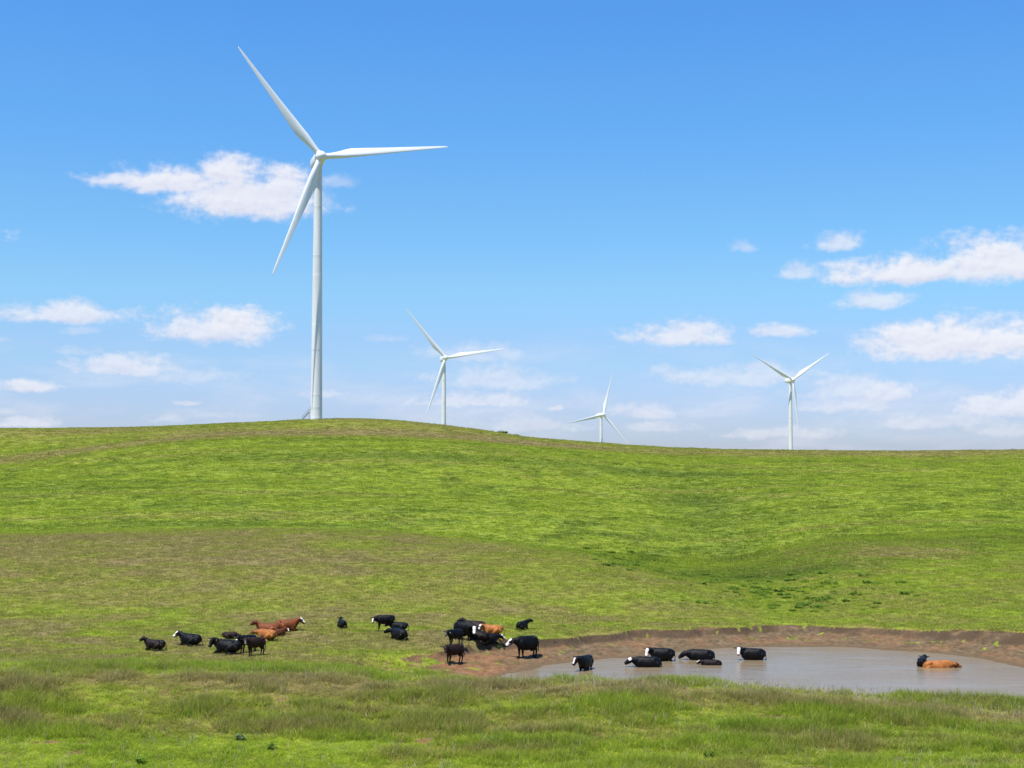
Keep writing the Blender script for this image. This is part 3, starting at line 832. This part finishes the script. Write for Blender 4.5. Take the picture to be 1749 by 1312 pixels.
BLACK, DBROWN, BROWN = (.0035, .0032, .0033), (.010, .0055, .0042), (.018, .0080, .0052)
RED, ORANGE, DRED = (.150, .043, .011), (.300, .108, .026), (.100, .029, .008)
WHITE = (.74, .69, .62)
OUT = dict(hyaw=0, npitch=20, hpitch=-28, hturn=0, side=1, calf=False, face=None, tag=None, sink=None)
def cow(u, v, yaw, pose, size, coat, label, **kw):
    d = dict(OUT); d.update(kw); d.update(u=u, v=v, yaw=yaw, pose=pose, size=size, coat=coat, label=label)
    return d
HERD = [
    cow(263, 1112, 168, 'lie', .78, DBROWN, 'small dark brown calf lying alone at the left end of the herd, facing left', calf=True, npitch=40, hpitch=-20, hturn=15, side=1),
    cow(324, 1104, 158, 'lie', .88, BLACK, 'black cow with a white face lying in grass beside the small dark brown calf', face='white', npitch=32, hpitch=-30, hyaw=12, side=1),
    cow(391, 1093, 5, 'lie', .58, BROWN, 'dark brown calf curled low in grass behind the black cow with a yellow ear tag', calf=True, npitch=-18, hpitch=-15, side=-1),
    cow(388, 1118, 164, 'lie', 1.0, BLACK, 'black cow with a yellow ear tag lying down and facing the camera', npitch=30, hpitch=-48, hyaw=30, hturn=50, side=1, tag='y'),
    cow(422, 1115, 228, 'stand', .80, BLACK, 'black calf with a pale nose standing behind the dark brown standing calf', npitch=14, hpitch=-38, hturn=22, face='nose', tag='y', calf=True),
    cow(435, 1121, 222, 'stand', .84, BROWN, 'dark brown calf with a grey blaze standing beside the lying black cow', npitch=16, hpitch=-50, hturn=48, hyaw=14, face='grey', calf=True),
    cow(457, 1085, 176, 'lie', .88, RED, 'reddish brown cow lying and facing left among the red cattle', npitch=40, hpitch=-18, side=1),
    cow(455, 1095, 150, 'lie', .84, ORANGE, 'orange brown calf lying in front of the reddish cow, its back to the camera', calf=True, npitch=0, hpitch=-10, side=1, hyaw=25),
    cow(478, 1087, 60, 'lie', .55, DRED, 'dark red calf with a small white blaze lying between the red cattle', calf=True, npitch=20, hpitch=-40, hyaw=-60, hturn=-50, face='blaze', side=-1),
    cow(488, 1079, 14, 'lie', .91, RED, 'reddish brown cow with a white face lying and facing right', face='front', npitch=30, hpitch=-32, side=-1),
    cow(583, 1073, 112, 'lie', .66, BLACK, 'small black calf lying alone in open grass, seen from behind', calf=True, npitch=35, hpitch=-15, hyaw=-25, side=-1),
    cow(657, 1079, 196, 'stand', .83, BLACK, 'black calf with a white blaze standing over two lying black cattle', npitch=-4, hpitch=-52, hturn=40, hyaw=10, face='blaze', calf=True),
    cow(681, 1079, 170, 'lie', .72, BLACK, 'black calf lying behind another lying black cow, head at the standing calf\'s feet', npitch=5, hpitch=-25, side=1, calf=True),
    cow(681, 1094, 128, 'lie', .86, BLACK, 'black cow lying with its rump to the camera below the standing blaze-faced calf', npitch=5, hpitch=-20, hyaw=30, side=-1),
    cow(792, 1095, -32, 'stand', .93, BLACK, 'black cow with a white face standing angled toward the camera in the middle group', npitch=-12, hpitch=-60, hyaw=-10, hturn=-45, face='white'),
    cow(810, 1080, 172, 'lie', .86, BROWN, 'dark brown cow lying at the back of the middle group, head raised left', npitch=38, hpitch=-15, side=1),
    cow(842, 1086, 170, 'lie', .80, ORANGE, 'orange calf with a white face lying behind the middle group', npitch=22, hpitch=-45, hturn=35, hyaw=10, face='white', side=1, calf=True),
    cow(777, 1104, 228, 'stand', .80, BLACK, 'black calf with a white ear tag standing behind the dark brown calf on the bank', npitch=10, hpitch=-45, hturn=10, hyaw=5, tag='w', calf=True, face='grey'),
    cow(776, 1135, 222, 'stand', .90, BROWN, 'dark brown calf standing on the bare soil bank, in front of the middle group', npitch=14, hpitch=-52, hturn=40, hyaw=20, calf=True),
    cow(817, 1097, 168, 'lie', .78, DBROWN, 'dark brown cow lying half hidden behind the white-faced standing cow', npitch=0, hpitch=-20, side=1),
    cow(834, 1103, 20, 'lie', .80, BLACK, 'black cow with a white nose lying and facing right above the eroded bank', npitch=4, hpitch=-28, face='front', side=-1),
    cow(900, 1126, 218, 'stand', 1.10, BLACK, 'large black cow with a white face standing on the muddy shore by the pond', npitch=0, hpitch=-36, hyaw=-26, hturn=-14, face='white'),
    cow(892, 1077, 62, 'lie', .72, BLACK, 'small black calf lying alone above the large shore cow, head turned right', calf=True, npitch=30, hpitch=-12, hyaw=-50, side=1),
    cow(1000, 1144, 246, 'stand', 1.0, BLACK, 'black cow with a white blaze standing belly deep, facing the camera at the pond edge', npitch=17, hpitch=-50, hyaw=-35, hturn=5, face='blaze', sink=.46),
    cow(1106, 1139, 181, 'stand', 1.05, BLACK, 'black cow with a white forehead wading left, nearest the front of the wading group', npitch=4, hpitch=-25, face='forehead', sink=.76),
    cow(1131, 1129, 178, 'stand', .98, BLACK, 'black cow with a white face wading behind the white-foreheaded cow', npitch=18, hpitch=-55, hturn=45, hyaw=8, face='white', sink=.52),
    cow(1197, 1127, 178, 'stand', 1.07, BLACK, 'all black cow wading with its head lowered near the water', npitch=-2, hpitch=-30, sink=.74),
    cow(1216, 1136, 178, 'stand', .74, DBROWN, 'dark brown calf nearly submerged in front of the all black wading cow', npitch=6, hpitch=-15, face='blaze', sink=.92, calf=True),
    cow(1286, 1127, 179, 'stand', 1.0, BLACK, 'black cow with a white face wading alone in the middle of the pond', npitch=24, hpitch=-42, hturn=60, hyaw=12, face='white', sink=.62),
    cow(1575, 1137, 68, 'stand', .88, BLACK, 'black cow deep in water behind the orange cow', npitch=14, hpitch=-10, hyaw=-10, sink=.74),
    cow(1601, 1140, 1, 'stand', 1.08, ORANGE, 'orange brown cow wading deep at the right side of the pond', npitch=2, hpitch=-20, sink=.98),
]
tmp = []
for i, c in enumerate(HERD):
    bm, fr = cow_shape(c['pose'], c['hyaw'], c['npitch'], c['hpitch'], c['hturn'], c['side'], c['calf'], 50 + i)
    bmesh.ops.recalc_face_normals(bm, faces=bm.faces)
    me = bpy.data.meshes.new('body_form'); bm.to_mesh(me); bm.free()
    o = bpy.data.objects.new('body_form', me); C.objects.link(o)
    r = o.modifiers.new('r', 'REMESH'); r.mode = 'VOXEL'; r.voxel_size = 0.024; r.use_smooth_shade = True
    s = o.modifiers.new('s', 'SMOOTH'); s.factor = 0.5; s.iterations = 5
    tmp.append((o, fr))
bpy.context.view_layer.update()
dg = bpy.context.evaluated_depsgraph_get()
for i, (c, (o, fr)) in enumerate(zip(HERD, tmp)):
    me = bpy.data.meshes.new_from_object(o.evaluated_get(dg))
    me.name = 'cow'
    bpy.data.objects.remove(o)
    n = len(me.vertices)
    P_ = np.empty(n * 3); me.vertices.foreach_get('co', P_); P_ = P_.reshape(-1, 3)
    poll, hd, lat, nrm, hl, HS = [np.array(k) if not isinstance(k, float) else k for k in fr]
    Q = (P_ - poll) / HS
    a, l, nn = Q @ hd, Q @ lat, Q @ nrm
    colr = np.tile(np.array(c['coat']), (n, 1))
    lum = c['coat'][0]
    nz = fbm(P_[:, 0] * 3 + i * 7, P_[:, 2] * 3 + P_[:, 1] * 2, 3, 200 + i)[:, None]
    colr = colr * (0.75 + 0.5 * nz)
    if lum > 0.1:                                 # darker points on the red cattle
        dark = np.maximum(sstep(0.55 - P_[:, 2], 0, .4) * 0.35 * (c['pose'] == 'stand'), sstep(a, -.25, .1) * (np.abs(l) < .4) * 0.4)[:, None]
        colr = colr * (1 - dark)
    inhead = (a > -.06) & (a < hl + .08) & (np.abs(l) < .16) & (np.abs(nn) < .22)
    f = c['face']
    wmask = np.zeros(n)
    if f == 'white': wmask = inhead * sstep(a, -.01, .04) * (1 - sstep(np.abs(l), .092, .118)) * sstep(nn, -.07, -.02)
    elif f == 'front': wmask = inhead * sstep(a, .0, .05) * (1 - sstep(np.abs(l), .09, .115)) * sstep(nn, -.03, .03)
    elif f == 'blaze': wmask = inhead * sstep(a, .06, .1) * (1 - sstep(a, .36, .42)) * (1 - sstep(np.abs(l), .045, .065)) * sstep(nn, 0, .04)
    elif f == 'forehead': wmask = inhead * sstep(a, -.02, .02) * (1 - sstep(a, .14, .2)) * sstep(nn, 0, .05)
    elif f == 'nose': wmask = inhead * sstep(a, hl - .14, hl - .1)
    elif f == 'grey': wmask = inhead * sstep(a, .12, .2) * (1 - sstep(np.abs(l), .05, .08)) * sstep(nn, 0, .04) * .16
    wmask = wmask[:, None]
    colr = colr * (1 - wmask) + np.array(WHITE) * wmask
    noz = (inhead * sstep(a, hl - .05, hl - .01))[:, None]
    nc = np.array((.30, .17, .13)) if f in ('white', 'nose', 'front') else np.array((.02, .017, .016))
    colr = colr * (1 - noz) + nc * noz
    eye = ((np.abs(np.abs(l) - .12) < .035) & (np.abs(a - .20) < .04) & (np.abs(nn - .045) < .04))[:, None]
    colr = np.where(eye, np.array((.008, .007, .006)), colr)
    if c['pose'] == 'stand':
        hoof = sstep(.07 - P_[:, 2], 0, .03)[:, None]
        colr = colr * (1 - hoof) + np.array((.015, .013, .012)) * hoof
    add_attr(me, 'coat', np.concatenate([colr, np.ones((n, 1))], 1), 'FLOAT_COLOR')
    me.materials.clear(); me.materials.append(cm)
    if c['sink'] is not None:
        x, y = on_water(c['u'], c['v']); z = -c['sink'] * c['size'] if c['sink'] < .6 else -c['sink'] * c['size']
    else:
        x, y, z = ground_at(c['u'], c['v'])
        z -= 0.02 if c['pose'] == 'stand' else 0.03
        y += 0.25
    ob = link('cow' if not c['calf'] else 'calf', me)
    ob.location = (x, y, z); ob.rotation_euler = (0, 0, R(c['yaw'])); k = c['size'] * (1.10 if c['pose'] == 'lie' else 1.03); ob.scale = (k * .88, k, k)
    tag(ob, c['label'], 'calf' if c['calf'] else 'cow', 'cattle resting and wading round the pond')
    if c['tag']:
        bm = bmesh.new()
        e = Vector(poll) + Vector(lat) * (-.29) + Vector(hd) * .03
        n3, l3, h3 = Vector(nrm), Vector(lat), Vector(hd)
        e2 = Vector(poll) + l3 * .29 + h3 * .03
        for pp in ((e, e2)[0 if c['tag'] == 'y' and i != 3 else 1],):
            loft(bm, [(pp + Vector((0, 0, .03)), .02, .02), (pp + Vector((0, 0, -.0)), .045, .018), (pp + Vector((0, 0, -.09)), .05, .018)], 8)
        link('ear_tag', to_mesh(bm, 'ear_tag', ym if c['tag'] == 'y' else wmt), ob)

# ------------------------------------------------------------------ leafy weeds: things
lm, t, out = material('weed_leaf')
ps = t.new('ShaderNodeNewGeometry').outputs['Position']
lc = t.mix(t.ss(t.noise(ps, 3.0, 3, 0.6), .35, .65), rgb(.120, .215, .030), rgb(.200, .310, .048))
df = t.new('ShaderNodeBsdfDiffuse'); t.l.new(lc, df.inputs[0])
tr = t.new('ShaderNodeBsdfTranslucent'); t.l.new(lc, tr.inputs[0])
mx = t.new('ShaderNodeMixShader'); mx.inputs[0].default_value = .3
t.l.new(df.outputs[0], mx.inputs[1]); t.l.new(tr.outputs[0], mx.inputs[2]); t.l.new(mx.outputs[0], out.inputs[0])
lm2, t, out = material('sage_leaf')
ps = t.new('ShaderNodeNewGeometry').outputs['Position']
lc = t.mix(t.ss(t.noise(ps, 4.0, 3, 0.6), .35, .65), rgb(.17, .25, .09), rgb(.27, .36, .17))
df = t.new('ShaderNodeBsdfDiffuse'); t.l.new(lc, df.inputs[0])
tr = t.new('ShaderNodeBsdfTranslucent'); t.l.new(lc, tr.inputs[0])
mx = t.new('ShaderNodeMixShader'); mx.inputs[0].default_value = .35
t.l.new(df.outputs[0], mx.inputs[1]); t.l.new(tr.outputs[0], mx.inputs[2]); t.l.new(mx.outputs[0], out.inputs[0])
def weed_mesh(seed, n_stem, h, spread, leaf, mat):
    rnd = random.Random(seed)
    bm = bmesh.new()
    for k in range(n_stem):
        a = rnd.uniform(0, 6.283); r0 = spread * .55 * math.sqrt(rnd.random())
        b = Vector((math.cos(a) * r0, math.sin(a) * r0, -.05))
        hh_ = h * rnd.uniform(.5, 1.0) * (1 - .35 * r0 / spread)
        tp = b + Vector((math.cos(a) * spread * rnd.uniform(.1, .5), math.sin(a) * spread * rnd.uniform(.1, .5), hh_))
        loft(bm, [(b, .012, .012), (b.lerp(tp, .5) + Vector((0, 0, .03)), .009, .009), (tp, .004, .004)], 4)
        m = int(9 + hh_ * 14)
        for j in range(m):
            f = rnd.uniform(.15, 1.0)
            p0 = b.lerp(tp, f)
            da = rnd.uniform(0, 6.283)
            dr = Vector((math.cos(da), math.sin(da), rnd.uniform(-.15, .7))).normalized()
            L = leaf * rnd.uniform(.6, 1.3)
            sd_ = dr.cross(Vector((0, 0, 1))).normalized() * L * .26
            v = [bm.verts.new(p0), bm.verts.new(p0 + dr * L * .5 + sd_), bm.verts.new(p0 + dr * L), bm.verts.new(p0 + dr * L * .5 - sd_ + Vector((0, 0, .01)))]
            bm.faces.new(v)
    return to_mesh(bm, 'weed_plant', mat, smooth=False)
WV = [weed_mesh(300 + k, 22 + 7 * (k % 3), .46, .62 + .2 * (k % 2), .17, lm) for k in range(5)]
rnd = random.Random(7)
gul_pts = []
while len(gul_pts) < 215:
    u = rnd.gauss(1365, 85); v = rnd.gauss(1014, 15)
    if rnd.random() < .35: u = rnd.uniform(1000, 1300); v = 945 + (u - 1000) * .20 + rnd.gauss(0, 9)
    if not (1000 < u < 1640 and 930 < v < 1056): continue
    gul_pts.append((u, v))
gul_pts += [(1345, 1005), (1352, 1009), (1338, 1008), (1360, 1006), (1330, 1011), (1364, 1031), (1390, 1045), (1415, 1020), (1292, 1005), (1523, 1046), (1556, 1012)]
for i, (u, v) in enumerate(gul_pts):
    x, y, z = ground_at(u, v)
    o = link('weed_plant', WV[i % 5])
    k = rnd.choice((.3, .4, .5, .6, .75, 1.0))
    o.location = (x, y, z); o.rotation_euler = (0, 0, rnd.uniform(0, 6.28)); o.scale = (k * 1.0, k * 1.0, k * rnd.uniform(.7, 1.0))
    tag(o, 'dark green leafy weed clump among paler grass in the gully beyond the pond', 'weed', 'weeds growing in the gully')
for k, (u, v, s, mt, lab) in enumerate([
        (464, 1281, 1.0, lm, 'dark green broad-leaved weed in bright grass below the bare soil scuff'),
        (240, 1305, .85, lm, 'small dark weed at the bottom edge of the frame in bright green grass'),
        (66, 1196, .6, lm, 'small dark weed on the dam face at far left'),
        (1210, 1296, 1.1, lm, 'tallest dark green weed at the foot of the dam below the pond'),
        (1268, 1297, .85, lm, 'low dark weed just beside the tallest weed below the pond'),
        (1187, 1262, .7, lm, 'dark weed on the dam slope above the tallest weed'),
        (1172, 1308, .8, lm, 'dark weed cut by the bottom edge of the frame below the pond'),
        (752, 1250, .8, lm, 'dark weed in green grass on the middle of the dam face'),
        (835, 1270, 1.0, lm2, 'larger pale sage green weed on the lower dam slope'),
        (890, 1271, .8, lm2, 'smaller pale sage green weed on the lower dam slope'),
        (410, 1264, .8, lm2, 'pale sage green weed in grass beside the bare soil scuff')]):
    x, y, z = ground_at(u, v)
    o = link('weed_plant', weed_mesh(700 + k, 14 if mt is lm else 30, .55 * s, .32 * s if mt is lm else .5 * s, .16 if mt is lm else .12, mt))
    o.location = (x, y, z); o.scale = (.8, .8, .8)
    tag(o, lab, 'weed')
bw = weed_mesh(900, 40, 1.5, 1.6, .5, lm)
for u, v, k, lab in ((858, 744.5, 1.0, 'low dark bush on the skyline right of the hill crest'), (881, 747.5, .6, 'smaller dark bush on the skyline, lower down the hill shoulder')):
    t_, z_ = ray(u, v)
    y = 446.0
    o = link('bush', bw)
    o.location = (t_ * y, y, float(terrain(np.array([t_ * y]), np.array([y]))[0][0])); o.scale = (k * 1.3, k, k * .7)
    tag(o, lab, 'bush')

# ------------------------------------------------------------------ grass: stuff
def grass_material(name, seedhead=False):
    m, t, out = material(name)
    geo = t.new('ShaderNodeNewGeometry')
    dry_ = attr(t, 'dry', 'INSTANCER'); lush_ = attr(t, 'lush', 'INSTANCER'); rn = attr(t, 'tone', 'INSTANCER')
    bl = attr(t, 'blade', 'GEOMETRY')
    d2 = t.m('ADD', dry_, t.m('MULTIPLY', t.m('SUBTRACT', bl, 0.5), 0.85), clamp=True)
    col = sward(t, d2, lush_, geo.outputs['Position'])
    v = t.m('MULTIPLY_ADD', rn, 0.70, 0.74)
    v = t.m('MULTIPLY', v, t.m('MULTIPLY_ADD', bl, 0.75, 0.68))
    cx_ = t.new('ShaderNodeCombineXYZ')
    for k in range(3): t.l.new(v, cx_.inputs[k])
    col = t.mix(1.0, col, cx_.outputs[0], 'MULTIPLY')
    if seedhead:
        col = t.mix(0.75, col, rgb(.58, .47, .30))
    df = t.new('ShaderNodeBsdfDiffuse'); t.l.new(col, df.inputs[0])
    tr = t.new('ShaderNodeBsdfTranslucent'); t.l.new(col, tr.inputs[0])
    mx = t.new('ShaderNodeMixShader'); mx.inputs[0].default_value = .48
    t.l.new(df.outputs[0], mx.inputs[1]); t.l.new(tr.outputs[0], mx.inputs[2])
    t.l.new(mx.outputs[0], out.inputs[0])
    return m
GM, SHM = grass_material('grass_blade'), grass_material('seed_stem', True)

def tuft_mesh(seed, n, h, rad, w, lean, seg=3, head=False, mat=None):
    rnd = random.Random(seed)
    vs, fs, at = [], [], []
    for k in range(n):
        a = rnd.uniform(0, 6.283); r0 = rad * math.sqrt(rnd.random())
        b = Vector((math.cos(a) * r0, math.sin(a) * r0, -.03))
        da = a + rnd.gauss(0, 1.0)
        L = h * rnd.uniform(.45, 1.0); le = lean * rnd.uniform(.2, 1.0)
        dr = Vector((math.cos(da), math.sin(da), 0))
        wa = rnd.uniform(0, 6.283)
        sd_ = Vector((math.cos(wa), math.sin(wa), 0)) * w * rnd.uniform(.6, 1.2) * .5
        sh = rnd.random()
        i0 = len(vs)
        for j in range(seg + 1):
            f = j / seg
            p = b + dr * (L * le * f * f) + Vector((0, 0, L * f * (1 - .35 * le * f)))
            ww = sd_ * (1 - f * .85)
            if head and f > .65: ww = sd_ * 2.6 * (1 - (f - .65) / .45)
            vs += [p - ww, p + ww]; at += [sh, sh]
        for j in range(seg):
            fs.append((i0 + 2 * j, i0 + 2 * j + 1, i0 + 2 * j + 3, i0 + 2 * j + 2))
    me = mesh_np('grass_tuft', [tuple(v) for v in vs], fs, smooth=False)
    add_attr(me, 'blade', at)
    me.materials.append(mat or GM)
    return me

def proto_collection(name, meshes):
    col = bpy.data.collections.new(name)
    for k, me in enumerate(meshes):
        col.objects.link(bpy.data.objects.new('grass_tuft_%02d' % k, me))
    return col
def scatter_tree(col):
    ng = bpy.data.node_groups.new('scatter', 'GeometryNodeTree')
    ng.interface.new_socket('Geometry', in_out='INPUT', socket_type='NodeSocketGeometry')
    ng.interface.new_socket('Geometry', in_out='OUTPUT', socket_type='NodeSocketGeometry')
    N = ng.nodes; Lk = ng.links
    gi = N.new('NodeGroupInput'); go = N.new('NodeGroupOutput')
    ci = N.new('GeometryNodeCollectionInfo'); ci.inputs['Collection'].default_value = col
    ci.inputs['Separate Children'].default_value = True; ci.inputs['Reset Children'].default_value = True
    ip = N.new('GeometryNodeInstanceOnPoints')
    def na(nm, ty):
        n = N.new('GeometryNodeInputNamedAttribute'); n.data_type = ty; n.inputs['Name'].default_value = nm
        return n.outputs['Attribute']
    Lk.new(gi.outputs[0], ip.inputs['Points']); Lk.new(ci.outputs[0], ip.inputs['Instance'])
    ip.inputs['Pick Instance'].default_value = True
    Lk.new(na('pick', 'INT'), ip.inputs['Instance Index'])
    Lk.new(na('rot', 'FLOAT_VECTOR'), ip.inputs['Rotation'])
    Lk.new(na('size', 'FLOAT_VECTOR'), ip.inputs['Scale'])
    Lk.new(ip.outputs[0], go.inputs[0])
    return ng
def scatter(name, x, y, hscale, wscale, pick, protos, label, rng, vary=1.0, base=.5):
    h, mud, wet, sdist = terrain(x, y)
    keep = (rng.random(len(x)) > mud * 1.25) & (sdist > 0.25)
    x, y, h, hscale, wscale, pick = x[keep], y[keep], h[keep], hscale[keep], wscale[keep], pick[keep]
    if name == 'dam_grass':                         # patchy stand with thatch showing through
        k2 = rng.random(len(x)) < 0.42 + 1.5 * (fbm(x / 1.4, y / .9, 3, 201) - .25)
        x, y, h, hscale, wscale, pick = x[k2], y[k2], h[k2], hscale[k2], wscale[k2], pick[k2]
    dry, lush = zones(x, y)
    n = len(x)
    me = bpy.data.meshes.new(name)
    me.vertices.add(n); me.vertices.foreach_set('co', np.stack([x, y, h], -1).astype(np.float32).ravel())
    add_attr(me, 'dry', dry); add_attr(me, 'lush', lush); add_attr(me, 'tone', base + (rng.random(n) - .5) * vary); add_attr(me, 'pick', pick, 'INT')
    rot = np.zeros((n, 3)); rot[:, 2] = rng.random(n) * 6.283; rot[:, 0] = rng.normal(0, .09, n); rot[:, 1] = rng.normal(0, .09, n)
    add_attr(me, 'rot', rot, 'FLOAT_VECTOR')
    add_attr(me, 'size', np.stack([wscale, wscale, hscale], -1), 'FLOAT_VECTOR')
    o = link(name, me)
    md = o.modifiers.new('scatter', 'NODES'); md.node_group = scatter_tree(proto_collection(name + '_tufts', protos))
    tag(o, label, 'grass', kind='stuff')
    print(name, n)
rng = np.random.default_rng(4)
def sample(n, d0, d1, power):
    d = (d0 ** power + rng.random(n) * (d1 ** power - d0 ** power)) ** (1 / power)
    return (rng.random(n) * 2 - 1) * (0.43 * d + 9.0), d

# the dam: tall meadow grass
fg = [tuft_mesh(10 + k, 22, .46, .26, .024, .95, 3) for k in range(5)] + [tuft_mesh(20 + k, 26, .24, .28, .026, 1.2, 3) for k in range(3)] + \
     [tuft_mesh(30 + k, 4, .62, .16, .012, .35, 6, True, SHM) for k in range(3)]
x, d = sample(86000, 56, 80.5, 2)
n_h = fbm(x / 3.0, d / 1.5, 4, 141)
n_h2 = fbm(x / 1.0, d / 0.7, 3, 171)
hs2 = 0.55 + 1.5 * sstep(n_h, .36, .66) * (0.5 + n_h2) * (0.55 + 0.45 * sstep(d, 63, 67))
crest_f = bump(d, 73.2, 1.6)
hs2 = np.clip(hs2 * (1 - crest_f * .45) + 0.05, .4, 1.9)
hs2 = hs2 * (1 - .5 * (1 - sstep(d, 64.5, 67.5)) * (1 - sstep(874.5 + x / d * F_PX, 560, 780)))
ud = 874.5 + x / d * F_PX
pick = np.where(hs2 > .8, rng.integers(0, 5, len(x)), rng.integers(4, 8, len(x)))
sh = rng.random(len(x)) < (0.03 + 0.34 * bump(d, 74.0, 1.5) * sstep(ud, 780, 1100))
pick = np.where(sh, rng.integers(8, 11, len(x)), pick)
hs2 = np.where(sh, rng.uniform(.6, 1.15, len(x)), hs2)
scatter('dam_grass', x, d, hs2, rng.uniform(.8, 1.3, len(x)), pick, fg, 'tall tufted meadow grass with pale seed heads on the dam in front of the pond', rng, 1.0, .72)

# grazed pasture round the cattle and over the spur
pg = [tuft_mesh(40 + k, 30, .15, .34, .028, 1.1, 2) for k in range(5)] + [tuft_mesh(50 + k, 24, .27, .26, .028, .9, 2) for k in range(3)]
x, d = sample(165000, 78, 178, 1.0)
nn_ = fbm(x / 2.4, d / 2.0, 4, 181)
tall = rng.random(len(x)) < (0.04 + 0.5 * sstep(nn_, .55, .72)) * (0.4 + 0.6 * sstep(d, 108, 130))
pick = np.where(tall, rng.integers(5, 8, len(x)), rng.integers(0, 5, len(x)))
scatter('pasture_grass', x, d, rng.uniform(.7, 1.3, len(x)), rng.uniform(.8, 1.4, len(x)) * (0.9 + 0.4 * sstep(d, 110, 170)), pick, pg, 'short grazed grass with drier tufts round the cattle', rng, .8)

# far hillside
hg = [tuft_mesh(60 + k, 30, .22, .80, .10, 1.3, 2) for k in range(5)] + [tuft_mesh(70 + k, 30, .36, .60, .10, 1.1, 2) for k in range(2)]
x, d = sample(128000, 165, 470, 1.45)
nn_ = fbm(x / 6, d / 4, 4, 191)
pick = np.where(rng.random(len(x)) < .35 * sstep(nn_, .5, .7), rng.integers(5, 7, len(x)), rng.integers(0, 5, len(x)))
scatter('hillside_grass', x, d, rng.uniform(.6, 1.25, len(x)), rng.uniform(.8, 1.5, len(x)) * (0.75 + 0.5 * sstep(d, 200, 400)), pick, hg, 'bright green grass covering the long hillside', rng, .5)
